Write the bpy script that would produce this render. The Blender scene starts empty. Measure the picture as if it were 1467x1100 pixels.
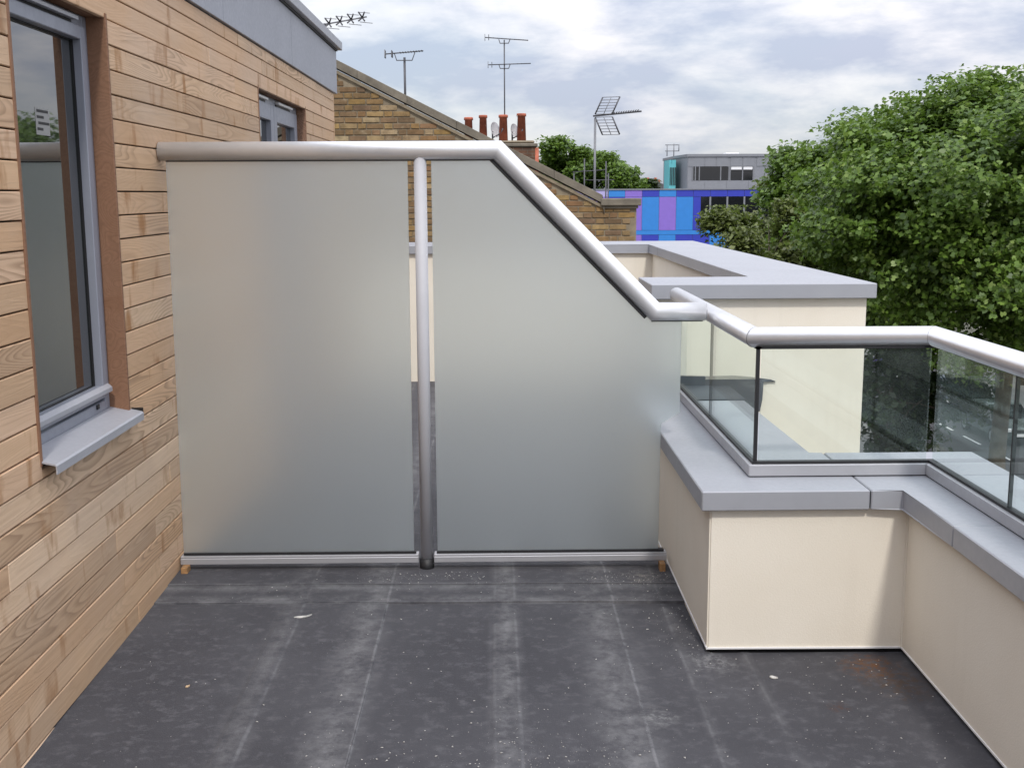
import bpy, bmesh, math, random
import numpy as np
from mathutils import Vector, Matrix
random.seed(7)
rng = np.random.default_rng(11)
R = math.radians
scene = bpy.context.scene
C = scene.collection

# ------------------------------------------------------------------ camera
FPX, PITCH, YAW, ROLL, CAMZ = 1628.45, 0.1648, 0.0141, -0.0048, 1.6526
def cam_ray(a, b):
    """image direction (right, down, unit depth) -> world direction"""
    cr, sr = math.cos(ROLL), math.sin(ROLL)
    a, b = cr*a + sr*b, -sr*a + cr*b
    cp, sp = math.cos(PITCH), math.sin(PITCH)
    y, z, x = cp - sp*b, -sp - cp*b, a
    cy, sy = math.cos(YAW), math.sin(YAW)
    return Vector((cy*x + sy*y, -sy*x + cy*y, z))
fw = cam_ray(0, 0)
right = (cam_ray(1, 0) - fw).normalized()
up = (cam_ray(0, -1) - fw).normalized()
cam = bpy.data.cameras.new('camera')
cam.sensor_fit = 'HORIZONTAL'; cam.sensor_width = 36.0
cam.lens = 36.0*FPX/1467.0
cam.clip_start = 0.05; cam.clip_end = 4000
cam_ob = bpy.data.objects.new('camera', cam); C.objects.link(cam_ob)
m = Matrix((right, up, -fw.normalized())).transposed().to_4x4()
m.translation = Vector((0, 0, CAMZ))
cam_ob.matrix_world = m
scene.camera = cam_ob

# ------------------------------------------------------------------ light
SUN_DIR = Vector((0.10, -0.66, 0.74)).normalized()
sun = bpy.data.lights.new('sun', 'SUN'); sun.energy = 1.7; sun.angle = R(5); sun.color = (1.0, 0.955, 0.89)
sun_ob = bpy.data.objects.new('sun', sun); C.objects.link(sun_ob)
sun_ob.rotation_euler = SUN_DIR.to_track_quat('Z', 'Y').to_euler()
sun_ob.location = (0, -20, 30)
CLOUD = 0.82
world = bpy.data.worlds.new('World'); scene.world = world; world.use_nodes = True
wt = world.node_tree; wt.nodes.clear()
def wn(t): return wt.nodes.new(t)
sky = wn('ShaderNodeTexSky'); sky.sky_type = 'NISHITA'; sky.sun_disc = False
sky.sun_elevation = math.asin(SUN_DIR.z); sky.sun_rotation = math.atan2(SUN_DIR.x, SUN_DIR.y)
bg_sky = wn('ShaderNodeBackground'); bg_sky.inputs['Strength'].default_value = 0.10
wt.links.new(sky.outputs[0], bg_sky.inputs['Color'])
tc = wn('ShaderNodeTexCoord')
mp = wn('ShaderNodeMapping'); mp.inputs['Scale'].default_value = (1.0, 1.0, 3.0); mp.inputs['Location'].default_value = (3.1, 1.7, 0.35)
wt.links.new(tc.outputs['Generated'], mp.inputs['Vector'])
n1 = wn('ShaderNodeTexNoise'); n1.inputs['Scale'].default_value = 6.2; n1.inputs['Detail'].default_value = 9; n1.inputs['Roughness'].default_value = 0.58; n1.inputs['Distortion'].default_value = 0.1
n2 = wn('ShaderNodeTexNoise'); n2.inputs['Scale'].default_value = 2.1; n2.inputs['Detail'].default_value = 6; n2.inputs['Roughness'].default_value = 0.5
for n in (n1, n2): wt.links.new(mp.outputs[0], n.inputs['Vector'])
tone = wn('ShaderNodeValToRGB')
el = tone.color_ramp.elements
el[0].position = 0.405; el[0].color = (0.50, 0.545, 0.67, 1)
el[1].position = 0.63; el[1].color = (0.93, 0.91, 0.92, 1)
e = tone.color_ramp.elements.new(0.475); e.color = (0.63, 0.66, 0.75, 1)
e = tone.color_ramp.elements.new(0.535); e.color = (0.77, 0.775, 0.83, 1)
wt.links.new(n1.outputs['Fac'], tone.inputs['Fac'])
cover = wn('ShaderNodeValToRGB'); el = cover.color_ramp.elements
el[0].position = 0.36; el[0].color = (0.72, 0.72, 0.72, 1); el[1].position = 0.50; el[1].color = (1, 1, 1, 1)
wt.links.new(n2.outputs['Fac'], cover.inputs['Fac'])
bg_cl = wn('ShaderNodeBackground'); 
# overcast cloud deck: luminance rises towards the zenith, (1 + 2 sin elevation), the CIE overcast law
sxz = wn('ShaderNodeSeparateXYZ'); wt.links.new(tc.outputs['Generated'], sxz.inputs[0])
mx0 = wn('ShaderNodeMath'); mx0.operation = 'MAXIMUM'; mx0.inputs[1].default_value = 0.0; wt.links.new(sxz.outputs[2], mx0.inputs[0])
ml = wn('ShaderNodeMath'); ml.operation = 'MULTIPLY_ADD'; ml.inputs[1].default_value = 2.0*CLOUD; ml.inputs[2].default_value = CLOUD
wt.links.new(mx0.outputs[0], ml.inputs[0]); wt.links.new(ml.outputs[0], bg_cl.inputs['Strength'])
wt.links.new(tone.outputs[0], bg_cl.inputs['Color'])
mix = wn('ShaderNodeMixShader'); wo = wn('ShaderNodeOutputWorld')
wt.links.new(cover.outputs[0], mix.inputs[0]); wt.links.new(bg_sky.outputs[0], mix.inputs[1]); wt.links.new(bg_cl.outputs[0], mix.inputs[2])
wt.links.new(mix.outputs[0], wo.inputs[0])
scene.view_settings.view_transform = 'Standard'; scene.view_settings.look = 'None'
scene.view_settings.exposure = 0.24; scene.view_settings.gamma = 1.0; scene.view_settings.use_curve_mapping = False
scene.cycles.use_denoising = True
scene.cycles.max_bounces = 12; scene.cycles.transparent_max_bounces = 24; scene.cycles.transmission_bounces = 10

# ------------------------------------------------------------------ materials
class NT:
    def __init__(s, name):
        s.m = bpy.data.materials.new(name); s.m.use_nodes = True
        s.t = s.m.node_tree; s.p = s.t.nodes['Principled BSDF']; s.out = s.t.nodes['Material Output']
        s.tc = None
    def n(s, t, **kw):
        o = s.t.nodes.new(t)
        for k, v in kw.items():
            if k in o.inputs: o.inputs[k].default_value = v
            else: setattr(o, k, v)
        return o
    def l(s, a, b): s.t.links.new(a, b)
    def coord(s, kind='Object', scale=(1, 1, 1), rand=0.0, rot=(0, 0, 0)):
        if s.tc is None: s.tc = s.n('ShaderNodeTexCoord')
        mp = s.n('ShaderNodeMapping'); mp.inputs['Scale'].default_value = scale; mp.inputs['Rotation'].default_value = rot
        s.l(s.tc.outputs[kind], mp.inputs['Vector'])
        if rand:
            oi = s.n('ShaderNodeObjectInfo'); mu = s.n('ShaderNodeMath', operation='MULTIPLY'); mu.inputs[1].default_value = rand
            s.l(oi.outputs['Random'], mu.inputs[0])
            cx = s.n('ShaderNodeCombineXYZ')
            for i in range(3): s.l(mu.outputs[0], cx.inputs[i])
            s.l(cx.outputs[0], mp.inputs['Location'])
        return mp.outputs[0]
    def noise(s, vec, scale, detail=5, rough=.55, dist=0.0):
        o = s.n('ShaderNodeTexNoise'); o.inputs['Scale'].default_value = scale; o.inputs['Detail'].default_value = detail
        o.inputs['Roughness'].default_value = rough; o.inputs['Distortion'].default_value = dist
        s.l(vec, o.inputs['Vector']); return o.outputs['Fac']
    def ramp(s, fac, stops):
        o = s.n('ShaderNodeValToRGB'); els = o.color_ramp.elements
        while len(els) < len(stops): els.new(0.5)
        for e, (p, c) in zip(els, stops):
            e.position = p; e.color = (c, c, c, 1) if not hasattr(c, '__len__') else (*c, 1)
        s.l(fac, o.inputs['Fac']); return o.outputs['Color']
    def mix(s, fac, a, b, mode='MIX'):
        o = s.n('ShaderNodeMix', data_type='RGBA', blend_type=mode)
        for sock, v in ((o.inputs[0], fac), (o.inputs[6], a), (o.inputs[7], b)):
            if hasattr(v, 'is_output'): s.l(v, sock)
            elif hasattr(v, '__len__'): sock.default_value = (*v, 1)
            else: sock.default_value = v
        return o.outputs[2]
    def math(s, op, a, b=0.0):
        o = s.n('ShaderNodeMath', operation=op)
        for i, v in enumerate((a, b)):
            if hasattr(v, 'is_output'): s.l(v, o.inputs[i])
            else: o.inputs[i].default_value = v
        return o.outputs[0]
    def bump(s, h, strength=.3, dist=.01):
        o = s.n('ShaderNodeBump'); o.inputs['Strength'].default_value = strength; o.inputs['Distance'].default_value = dist
        s.l(h, o.inputs['Height']); s.l(o.outputs[0], s.p.inputs['Normal'])
    def set(s, col=None, rough=None, metal=None, spec=None):
        for k, v in (('Base Color', col), ('Roughness', rough), ('Metallic', metal), ('Specular IOR Level', spec)):
            if v is None: continue
            if hasattr(v, 'is_output'): s.l(v, s.p.inputs[k])
            elif hasattr(v, '__len__'): s.p.inputs[k].default_value = (*v, 1)
            else: s.p.inputs[k].default_value = v
        return s

def plain(name, col, rough=.6, metal=0.0, var=.12, scale=6.0, spec=.5, bump=0.0):
    t = NT(name); v = t.coord('Object')
    f = t.noise(v, scale, 5)
    d = tuple(c*(1-var) for c in col); b = tuple(min(1, c*(1+var)) for c in col)
    t.set(t.ramp(f, [(.3, d), (.7, b)]), rough, metal, spec)
    if bump: t.bump(t.noise(v, scale*12, 3), bump, .004)
    return t.m

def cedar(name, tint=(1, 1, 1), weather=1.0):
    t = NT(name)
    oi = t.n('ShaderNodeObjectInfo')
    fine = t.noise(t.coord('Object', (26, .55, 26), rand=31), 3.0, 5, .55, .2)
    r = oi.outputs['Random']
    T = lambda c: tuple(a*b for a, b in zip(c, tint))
    base = t.ramp(r, [(0.0, T((.54, .345, .20))), (.2, T((.68, .475, .32))), (.4, T((.62, .40, .235))), (.6, T((.73, .54, .37))), (.8, T((.50, .34, .215))), (1.0, T((.66, .44, .265)))])
    base = t.mix(t.ramp(fine, [(.28, .26), (.66, 0.0)]), base, T((.38, .235, .13)))
    # cathedral grain on some boards only
    hit = t.math('FRACT', t.math('MULTIPLY', r, 7.31))
    gsel = t.ramp(hit, [(.42, .10), (.62, .62)])
    patch = t.ramp(t.noise(t.coord('Object', (1.2, .9, 1.2), rand=13), 1.6, 2), [(.40, 0.15), (.52, 1.0)])
    ringn = t.noise(t.coord('Object', (7.5, .85, 7.5), rand=57), 1.0, 1.2, .4)
    ring = t.ramp(t.math('FRACT', t.math('MULTIPLY', ringn, 26.0)), [(.30, 0.0), (.86, 1.0), (.97, 0.0)])
    base = t.mix(t.math('MULTIPLY', t.math('MULTIPLY', ring, patch), gsel), base, T((.27, .165, .095)))
    # resin and water stains, silvery weathering
    st = t.ramp(t.noise(t.coord('Object', (1.6, 4.2, 1.6), rand=91), 1.5, 5, .55, .3), [(.585, 0.0), (.70, .85)])
    base = t.mix(st, base, T((.33, .155, .055)))
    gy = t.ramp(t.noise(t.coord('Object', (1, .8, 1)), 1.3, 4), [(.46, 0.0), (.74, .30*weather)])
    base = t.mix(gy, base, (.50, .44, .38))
    t.set(base, t.ramp(fine, [(.3, .8), (.7, .62)]), 0, .25)
    t.bump(t.math('ADD', fine, t.math('MULTIPLY', ring, .3)), .25, .003)
    return t.m

def render_mat():
    t = NT('cream_render'); v = t.coord('Object')
    g = t.noise(v, 2.0, 4); f = t.noise(v, 160, 4, .7)
    c = t.ramp(g, [(.3, (.755, .70, .60)), (.7, (.80, .75, .655))])
    st = t.ramp(t.noise(t.coord('Object', (7, 7, .6)), 2.0, 5), [(.55, 0.0), (.8, .12)])
    c = t.mix(st, c, (.54, .48, .39))
    c = t.mix(t.ramp(f, [(.35, .10), (.6, 0.0)]), c, (.60, .52, .41))
    t.set(c, .9, 0, .2); t.bump(f, .35, .003); return t.m

def coated_metal(name, col, rough=.38, metal=.25, var=.05):
    t = NT(name); v = t.coord('Object')
    f = t.noise(v, 3.0, 5); g = t.noise(v, 45, 4)
    c = t.ramp(f, [(.3, tuple(x*(1-var) for x in col)), (.7, tuple(x*(1+var) for x in col))])
    st = t.ramp(t.noise(t.coord('Object', (5, 5, 5)), 2.3, 7, .65), [(.56, 0.0), (.80, .14)])
    c = t.mix(st, c, tuple(x*.72 for x in col))
    t.set(c, t.ramp(g, [(.3, rough-.06), (.7, rough+.1)]), metal, .5); return t.m

def brushed(name, col=(.80, .80, .82), rough=.30):
    t = NT(name)
    f = t.noise(t.coord('Object', (1, 1, 1)), 14, 5)
    g = t.noise(t.coord('Object', (3, 3, 160)), 6, 3)
    t.set(t.ramp(f, [(.3, tuple(x*.93 for x in col)), (.7, col)]), t.ramp(g, [(.3, rough-.05), (.7, rough+.08)]), .52, .5)
    return t.m

def membrane():
    t = NT('roofing_felt'); v = t.coord('Object')
    big = t.noise(v, 1.4, 6, .6, .4); mid = t.noise(t.coord('Object', (8, 10, 1)), 1.9, 11, .78); fine = t.noise(v, 220, 3, .7)
    c = t.ramp(big, [(.28, (.041, .0405, .047)), (.55, (.056, .0555, .063)), (.78, (.077, .0765, .085))])
    scuff = t.ramp(mid, [(.50, 0.0), (.68, .62)])
    c = t.mix(scuff, c, (.128, .127, .137))
    # chalky wear on the raised laps (seams run in y; cross lap near the screen)
    sx = t.n('ShaderNodeSeparateXYZ'); t.l(t.tc.outputs['Object'], sx.inputs[0])
    wob = t.math('MULTIPLY', t.math('SUBTRACT', t.noise(v, 3.0, 3), .5), .05)
    X = t.math('ADD', sx.outputs[0], wob)
    Yc = t.math('ADD', sx.outputs[1], wob)
    acc = None
    def band(coord, c0, w, amt):
        nonlocal acc
        d = t.math('ABSOLUTE', t.math('SUBTRACT', coord, c0))
        b = t.math('MULTIPLY', t.ramp(d, [(0.0, 1.0), (w, 0.0)]), amt)
        acc = b if acc is None else t.math('MAXIMUM', acc, b)
    for c0, w, a in ((-.85, .08, .55), (-.53, .12, .8), (.03, .075, .85), (.42, .14, .8), (.70, .035, .35), (.93, .03, .3)): band(X, c0, w, a)
    for c0, w, a in ((4.62, .05, .8), (4.75, .06, .7)): band(Yc, c0, w, a)
    for c0, a in ((-.465, .9), (-.81, .45), (-.012, .25), (.072, .45), (.487, .9), (.69, .4), (.93, .16)):
        d = t.math('ABSOLUTE', t.math('SUBTRACT', t.math('ADD', sx.outputs[0], t.math('MULTIPLY', t.math('SUBTRACT', t.noise(v, 1.7, 2), .5), .012)), c0))
        line = t.math('MAXIMUM', line, t.math('MULTIPLY', t.ramp(d, [(.002, 1.0), (.008, 0.0)]), a)) if c0 != -.465 else t.math('MULTIPLY', t.ramp(d, [(.002, 1.0), (.008, 0.0)]), a)
    for c0, a in ((4.584, .5), (4.79, .3)):
        d = t.math('ABSOLUTE', t.math('SUBTRACT', sx.outputs[1], c0)); line = t.math('MAXIMUM', line, t.math('MULTIPLY', t.ramp(d, [(.004, 1.0), (.013, 0.0)]), a))
    patchy = t.ramp(t.noise(v, 9, 8, .75), [(.40, .05), (.62, 1.0)])
    c = t.mix(t.math('MULTIPLY', acc, patchy), c, (.175, .174, .180))
    c = t.mix(t.math('MULTIPLY', line, t.ramp(t.noise(v, 9, 5, .7), [(.38, .05), (.62, .9)])), c, (.20, .20, .21))
    # lime / dust smears and the rusty stain in the corner by the parapet
    sm = t.ramp(t.noise(v, 2.6, 8, .72, .6), [(.665, 0.0), (.75, .55)])
    c = t.mix(sm, c, (.16, .16, .165))
    def blob(px, py, r, amt, col, c):
        dx = t.math('SUBTRACT', sx.outputs[0], px); dy = t.math('SUBTRACT', sx.outputs[1], py)
        d = t.math('SQRT', t.math('ADD', t.math('MULTIPLY', dx, dx), t.math('MULTIPLY', dy, dy)))
        d = t.math('ADD', d, t.math('MULTIPLY', t.math('SUBTRACT', t.noise(v, 22, 5, .7), .5), r*1.7))
        return t.mix(t.math('MULTIPLY', t.ramp(d, [(r*.25, 1.0), (r, 0.0)]), t.ramp(t.noise(v, 38, 6, .75), [(.44, 0.0), (.60, min(1.0, amt*1.3))])), c, col)
    c = blob(1.37, 3.93, .13, .75, (.13, .052, .014), c)
    c = blob(1.43, 3.80, .16, .55, (.075, .042, .022), c)
    c = blob(1.16, 3.62, .05, .5, (.08, .035, .02), c)
    c = blob(.80, 3.99, .11, .65, (.19, .19, .195), c)
    c = blob(.67, 4.86, .12, .6, (.19, .18, .165), c)
    c = blob(.53, 3.55, .08, .55, (.20, .20, .20), c)
    c = blob(1.42, 3.10, .07, .5, (.20, .20, .19), c)
    gr = t.ramp(fine, [(.60, 0.0), (.74, .5)])
    c = t.mix(gr, c, (.12, .12, .125))
    t.set(c, t.ramp(mid, [(.3, .72), (.7, .9)]), 0, .35)
    t.bump(t.math('ADD', fine, t.math('MULTIPLY', big, 2.0)), .35, .004)
    return t.m

def brick_mat(name, cols, spec=.15):
    t = NT(name); oi = t.n('ShaderNodeObjectInfo')
    n = len(cols)
    c = t.ramp(oi.outputs['Random'], [(i/(n-1), k) for i, k in enumerate(cols)])
    g = t.noise(t.coord('Object', rand=40), 9, 6, .7)
    c = t.mix(t.ramp(g, [(.34, .55), (.58, 0.0)]), c, (.085, .058, .034))
    c = t.mix(t.ramp(t.noise(t.coord('Object', rand=70), 5, 5, .7), [(.60, 0.0), (.76, .6)]), c, (.42, .35, .24))
    t.set(c, .92, 0, spec); t.bump(g, .6, .01); return t.m

def foliage(name, dark, lite, trans=.35, pale=None):
    t = NT(name)
    gi = t.n('ShaderNodeNewGeometry')
    stops = [(0.0, dark), (.75, lite), (1.0, pale or lite)]
    c = t.ramp(gi.outputs['Random Per Island'], stops)
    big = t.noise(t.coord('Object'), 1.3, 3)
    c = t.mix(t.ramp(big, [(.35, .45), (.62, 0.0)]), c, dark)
    t.set(c, .42, 0, .5)
    tr = t.n('ShaderNodeBsdfTranslucent'); t.l(t.mix(.5, c, (.14, .22, .03)), tr.inputs['Color'])
    mx = t.n('ShaderNodeMixShader'); mx.inputs[0].default_value = trans
    t.l(t.p.outputs[0], mx.inputs[1]); t.l(tr.outputs[0], mx.inputs[2]); t.l(mx.outputs[0], t.out.inputs['Surface'])
    return t.m

def clear_glass():
    t = NT('clear_glass'); t.t.nodes.remove(t.p)
    tr = t.n('ShaderNodeBsdfTransparent'); tr.inputs['Color'].default_value = (.935, .968, .955, 1)
    gl = t.n('ShaderNodeBsdfGlossy'); gl.inputs['Roughness'].default_value = .01; gl.inputs['Color'].default_value = (.9, 1, .97, 1)
    df = t.n('ShaderNodeBsdfDiffuse'); df.inputs['Color'].default_value = (.55, .62, .60, 1)
    lw = t.n('ShaderNodeLayerWeight'); lw.inputs['Blend'].default_value = .5
    fr = t.math('ADD', t.math('MULTIPLY', t.math('POWER', lw.outputs['Facing'], 5.0), .9), .035)
    dust = t.ramp(t.noise(t.coord('Object'), 7, 6, .7), [(.4, .006), (.75, .03)])
    m0 = t.n('ShaderNodeMixShader'); t.l(dust, m0.inputs[0]); t.l(tr.outputs[0], m0.inputs[1]); t.l(df.outputs[0], m0.inputs[2])
    m1 = t.n('ShaderNodeMixShader'); t.l(fr, m1.inputs[0]); t.l(m0.outputs[0], m1.inputs[1]); t.l(gl.outputs[0], m1.inputs[2])
    t.l(m1.outputs[0], t.out.inputs['Surface']); return t.m

def frosted_glass():
    t = NT('frosted_glass'); v = t.coord('Object')
    p = t.p
    smear = t.noise(v, 2.2, 6, .6)
    t.set((.91, .955, .945), t.ramp(smear, [(.3, .28), (.7, .33)]), 0, .5)
    p.inputs['Transmission Weight'].default_value = 1.0; p.inputs['IOR'].default_value = 1.38
    wide = t.n('ShaderNodeBsdfRefraction'); wide.inputs['Color'].default_value = (.90, .96, .985, 1); wide.inputs['Roughness'].default_value = .75; wide.inputs['IOR'].default_value = 1.30
    two = t.n('ShaderNodeMixShader'); two.inputs[0].default_value = .36
    t.l(p.outputs[0], two.inputs[1]); t.l(wide.outputs[0], two.inputs[2])
    df = t.n('ShaderNodeBsdfDiffuse'); tl = t.n('ShaderNodeBsdfTranslucent')
    spots = t.ramp(t.noise(v, 15, 6, .75), [(.70, 0.0), (.80, 1.0)])
    low = t.n('ShaderNodeSeparateXYZ'); t.l(t.tc.outputs['Object'], low.inputs[0])
    lm = t.ramp(low.outputs[2], [(.05, 1.0), (.55, 0.0)])
    df.inputs['Color'].default_value = (.72, .765, .78, 1); tl.inputs['Color'].default_value = (.85, .90, .92, 1)
    a = t.n('ShaderNodeMixShader'); a.inputs[0].default_value = .5; t.l(df.outputs[0], a.inputs[1]); t.l(tl.outputs[0], a.inputs[2])
    b = t.n('ShaderNodeMixShader')
    f = t.math('ADD', t.math('MULTIPLY', t.math('MULTIPLY', spots, lm), .55), .16)
    t.l(f, b.inputs[0]); t.l(two.outputs[0], b.inputs[1]); t.l(a.outputs[0], b.inputs[2])
    t.l(b.outputs[0], t.out.inputs['Surface']); return t.m

def window_glass():
    t = NT('window_glass')
    t.set((.016, .018, .017), .02, 0, .5); t.p.inputs['IOR'].default_value = 2.7
    return t.m

M = dict(
    cedar=cedar('cedar_board'), reveal=cedar('cedar_reveal_shaded', (.42, .34, .33), .25), render=render_mat(),  # reveal tint darkened: recess shade put into the colour, plus unbleached wood
    coping=coated_metal('coping_grey', (.325, .335, .365), .42, .10), fascia=coated_metal('fascia_grey', (.30, .31, .35), .42, .15),
    frame=coated_metal('window_frame_grey', (.27, .285, .335), .38, .15), sill=coated_metal('sill_grey', (.37, .375, .405), .40, .10),
    alu=brushed('satin_aluminium', (.70, .705, .72), .33), alu_flat=coated_metal('mill_aluminium', (.45, .45, .47), .42, .5, .06), post=coated_metal('post_aluminium', (.46, .46, .485), .6, .0),
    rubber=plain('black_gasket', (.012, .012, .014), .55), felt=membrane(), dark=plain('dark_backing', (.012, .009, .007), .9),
    clear=clear_glass(), frosted=frosted_glass(), winglass=window_glass(), paper=plain('paper', (.30, .30, .29), .8, var=.03),
    packer=plain('softwood_packer', (.30, .165, .07), .8, var=.3, scale=40), flash=plain('lead_flashing', (.075, .082, .095), .6, var=.2, scale=5, bump=.3),
    brick=brick_mat('london_stock_brick', [(.29, .19, .085), (.17, .105, .06), (.36, .25, .115), (.14, .095, .062), (.31, .20, .08), (.23, .13, .07), (.42, .33, .20), (.26, .17, .075), (.19, .125, .08), (.34, .23, .095), (.17, .095, .06), (.30, .22, .12)]),
    mortar=plain('mortar', (.22, .18, .125), .95, var=.25, scale=9), stone=plain('coping_stone', (.155, .135, .105), .9, var=.35, scale=5, bump=.5),
    redpot=plain('terracotta', (.36, .105, .06), .8, var=.45, scale=5), darkmetal=plain('aerial_metal', (.085, .085, .095), .5, .2), galv=plain('galvanised', (.20, .205, .22), .5, .3),
    white=plain('white_enamel', (.75, .75, .76), .4, var=.04), slate=plain('slate', (.09, .09, .10), .7, var=.3, scale=4),
    ground=plain('ground_soil', (.085, .085, .06), .95, var=.35, scale=.15), road=plain('asphalt', (.052, .052, .055), .9, var=.2, scale=.6), pave=plain('paving', (.18, .175, .165), .9, var=.2, scale=.7),
    paint=plain('road_paint', (.70, .70, .68), .7, var=.1), bark=plain('bark', (.115, .092, .068), .95, var=.45, scale=3, bump=.6),
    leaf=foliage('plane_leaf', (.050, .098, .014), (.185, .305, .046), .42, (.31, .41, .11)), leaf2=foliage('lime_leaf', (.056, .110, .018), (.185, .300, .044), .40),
    leaf3=foliage('olive_leaf', (.072, .092, .026), (.185, .222, .060), .36), leaf4=foliage('deep_leaf', (.018, .032, .012), (.045, .075, .024), .25),
    chip=plain('lime_chip', (.50, .485, .455), .9, var=.25, scale=60), sliver=plain('wood_sliver', (.50, .36, .22), .8),
    pb=coated_metal('panel_bright_blue', (.035, .22, .62), .4, 0), pd=coated_metal('panel_deep_blue', (.035, .05, .42), .4, 0), pp=coated_metal('panel_purple', (.24, .15, .56), .4, 0), pl=coated_metal('panel_lilac', (.42, .38, .66), .4, 0),
    teal=coated_metal('panel_teal', (.12, .46, .50), .4, 0), greyclad=coated_metal('grey_cladding', (.22, .228, .25), .5, .1), officeglass=plain('office_glass', (.012, .013, .015), .08, spec=.6),
    tyre=plain('tyre', (.02, .02, .02), .9), lamp=plain('headlamp', (.8, .8, .8), .1, spec=.8), redlamp=plain('tail_lamp', (.35, .02, .02), .2),
)

# ------------------------------------------------------------------ helpers
def link(name, me, mat, parent=None, smooth=False):
    if mat is not None and not me.materials: me.materials.append(mat)
    o = bpy.data.objects.new(name, me); C.objects.link(o)
    if parent is not None:
        o.parent = parent; o.matrix_parent_inverse = parent_world(parent).inverted()
    if smooth: me.polygons.foreach_set('use_smooth', [True]*len(me.polygons))
    return o
def parent_world(p):
    mtx = Matrix.Translation(p.location)
    return (parent_world(p.parent) @ p.matrix_parent_inverse @ mtx) if p.parent else mtx
def thing(name, loc, label, cat, group=None, parent=None):
    o = bpy.data.objects.new(name, None); o.empty_display_size = .1; C.objects.link(o); o.location = loc
    if parent is not None: o.parent = parent; o.matrix_parent_inverse = parent_world(parent).inverted()
    if label: tag(o, label, cat, group)
    return o
def part_empty(name, loc, parent): return thing(name, loc, None, None, None, parent)
def tag(o, label, cat=None, group=None, kind=None):
    if label: o['label'] = label
    if cat: o['category'] = cat
    if group: o['group'] = group
    if kind: o['kind'] = kind
    return o
def newbm(): return bmesh.new()
def fin(bm, name='mesh', bevel=0.0, seg=1, autosmooth=False):
    if bevel > 0:
        bmesh.ops.bevel(bm, geom=list(bm.edges), offset=bevel, segments=seg, profile=.5, affect='EDGES', clamp_overlap=True)
    bmesh.ops.recalc_face_normals(bm, faces=list(bm.faces))
    me = bpy.data.meshes.new(name); bm.to_mesh(me); bm.free()
    if autosmooth: me.polygons.foreach_set('use_smooth', [True]*len(me.polygons))
    return me
def abox(bm, x0, x1, y0, y1, z0, z1):
    vs = [bm.verts.new((x, y, z)) for z in (z0, z1) for y in (y0, y1) for x in (x0, x1)]
    for f in ((0, 2, 3, 1), (4, 5, 7, 6), (0, 1, 5, 4), (2, 6, 7, 3), (0, 4, 6, 2), (1, 3, 7, 5)):
        bm.faces.new([vs[i] for i in f])
    return vs
def box(x0, x1, y0, y1, z0, z1, bevel=0.0, seg=1):
    bm = newbm(); abox(bm, x0, x1, y0, y1, z0, z1); return fin(bm, 'box', bevel, seg)
def prism(poly, z0, z1, bevel=0.0):
    bm = newbm(); n = len(poly)
    a = [bm.verts.new((x, y, z0)) for x, y in poly]; b = [bm.verts.new((x, y, z1)) for x, y in poly]
    bm.faces.new(a[::-1]); bm.faces.new(b)
    for i in range(n): bm.faces.new((a[i], a[(i+1) % n], b[(i+1) % n], b[i]))
    return fin(bm, 'prism', bevel)
def prism_y(poly, y0, y1, bevel=0.0):
    """polygon in x,z swept in y"""
    bm = newbm(); n = len(poly)
    a = [bm.verts.new((x, y0, z)) for x, z in poly]; b = [bm.verts.new((x, y1, z)) for x, z in poly]
    bm.faces.new(a[::-1]); bm.faces.new(b)
    for i in range(n): bm.faces.new((a[i], a[(i+1) % n], b[(i+1) % n], b[i]))
    return fin(bm, 'prism', bevel)
def tube(path, r, seg=20, cap=True, bm=None, radii=None):
    """mitred round tube along a polyline"""
    own = bm is None
    if own: bm = newbm()
    P = [Vector(p) for p in path]; rings = []
    dirs = [(P[i+1]-P[i]).normalized() for i in range(len(P)-1)]
    ref = Vector((0, 0, 1)) if abs(dirs[0].z) < .9 else Vector((0, 1, 0))
    u = dirs[0].cross(ref).normalized(); v = u.cross(dirs[0]).normalized()
    for i, p in enumerate(P):
        d0 = dirs[max(i-1, 0)]; d1 = dirs[min(i, len(dirs)-1)]
        nrm = (d0+d1).normalized(); rr = radii[i] if radii else r
        ring = []
        for k in range(seg):
            a = 2*math.pi*k/seg
            q = p + (u*math.cos(a)+v*math.sin(a))*rr
            ring.append(bm.verts.new(q + d0*((p-q).dot(nrm)/max(1e-6, d0.dot(nrm)))))
        rings.append(ring)
        rot = d0.rotation_difference(d1); u = rot @ u; v = rot @ v
    for a, b in zip(rings, rings[1:]):
        for k in range(seg):
            f = bm.faces.new((a[k], a[(k+1) % seg], b[(k+1) % seg], b[k])); f.smooth = True
    if cap:
        bm.faces.new(rings[0][::-1]); bm.faces.new(rings[-1])
    if own: return fin(bm, 'tube')
    return bm
def mesh_np(name, verts, faces):
    me = bpy.data.meshes.new(name)
    n, k = faces.shape
    me.vertices.add(len(verts)); me.vertices.foreach_set('co', verts.astype(np.float32).ravel())
    me.loops.add(n*k); me.loops.foreach_set('vertex_index', faces.astype(np.int32).ravel())
    me.polygons.add(n); me.polygons.foreach_set('loop_start', np.arange(0, n*k, k, dtype=np.int32))
    me.update(calc_edges=True); me.validate(); return me

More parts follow.
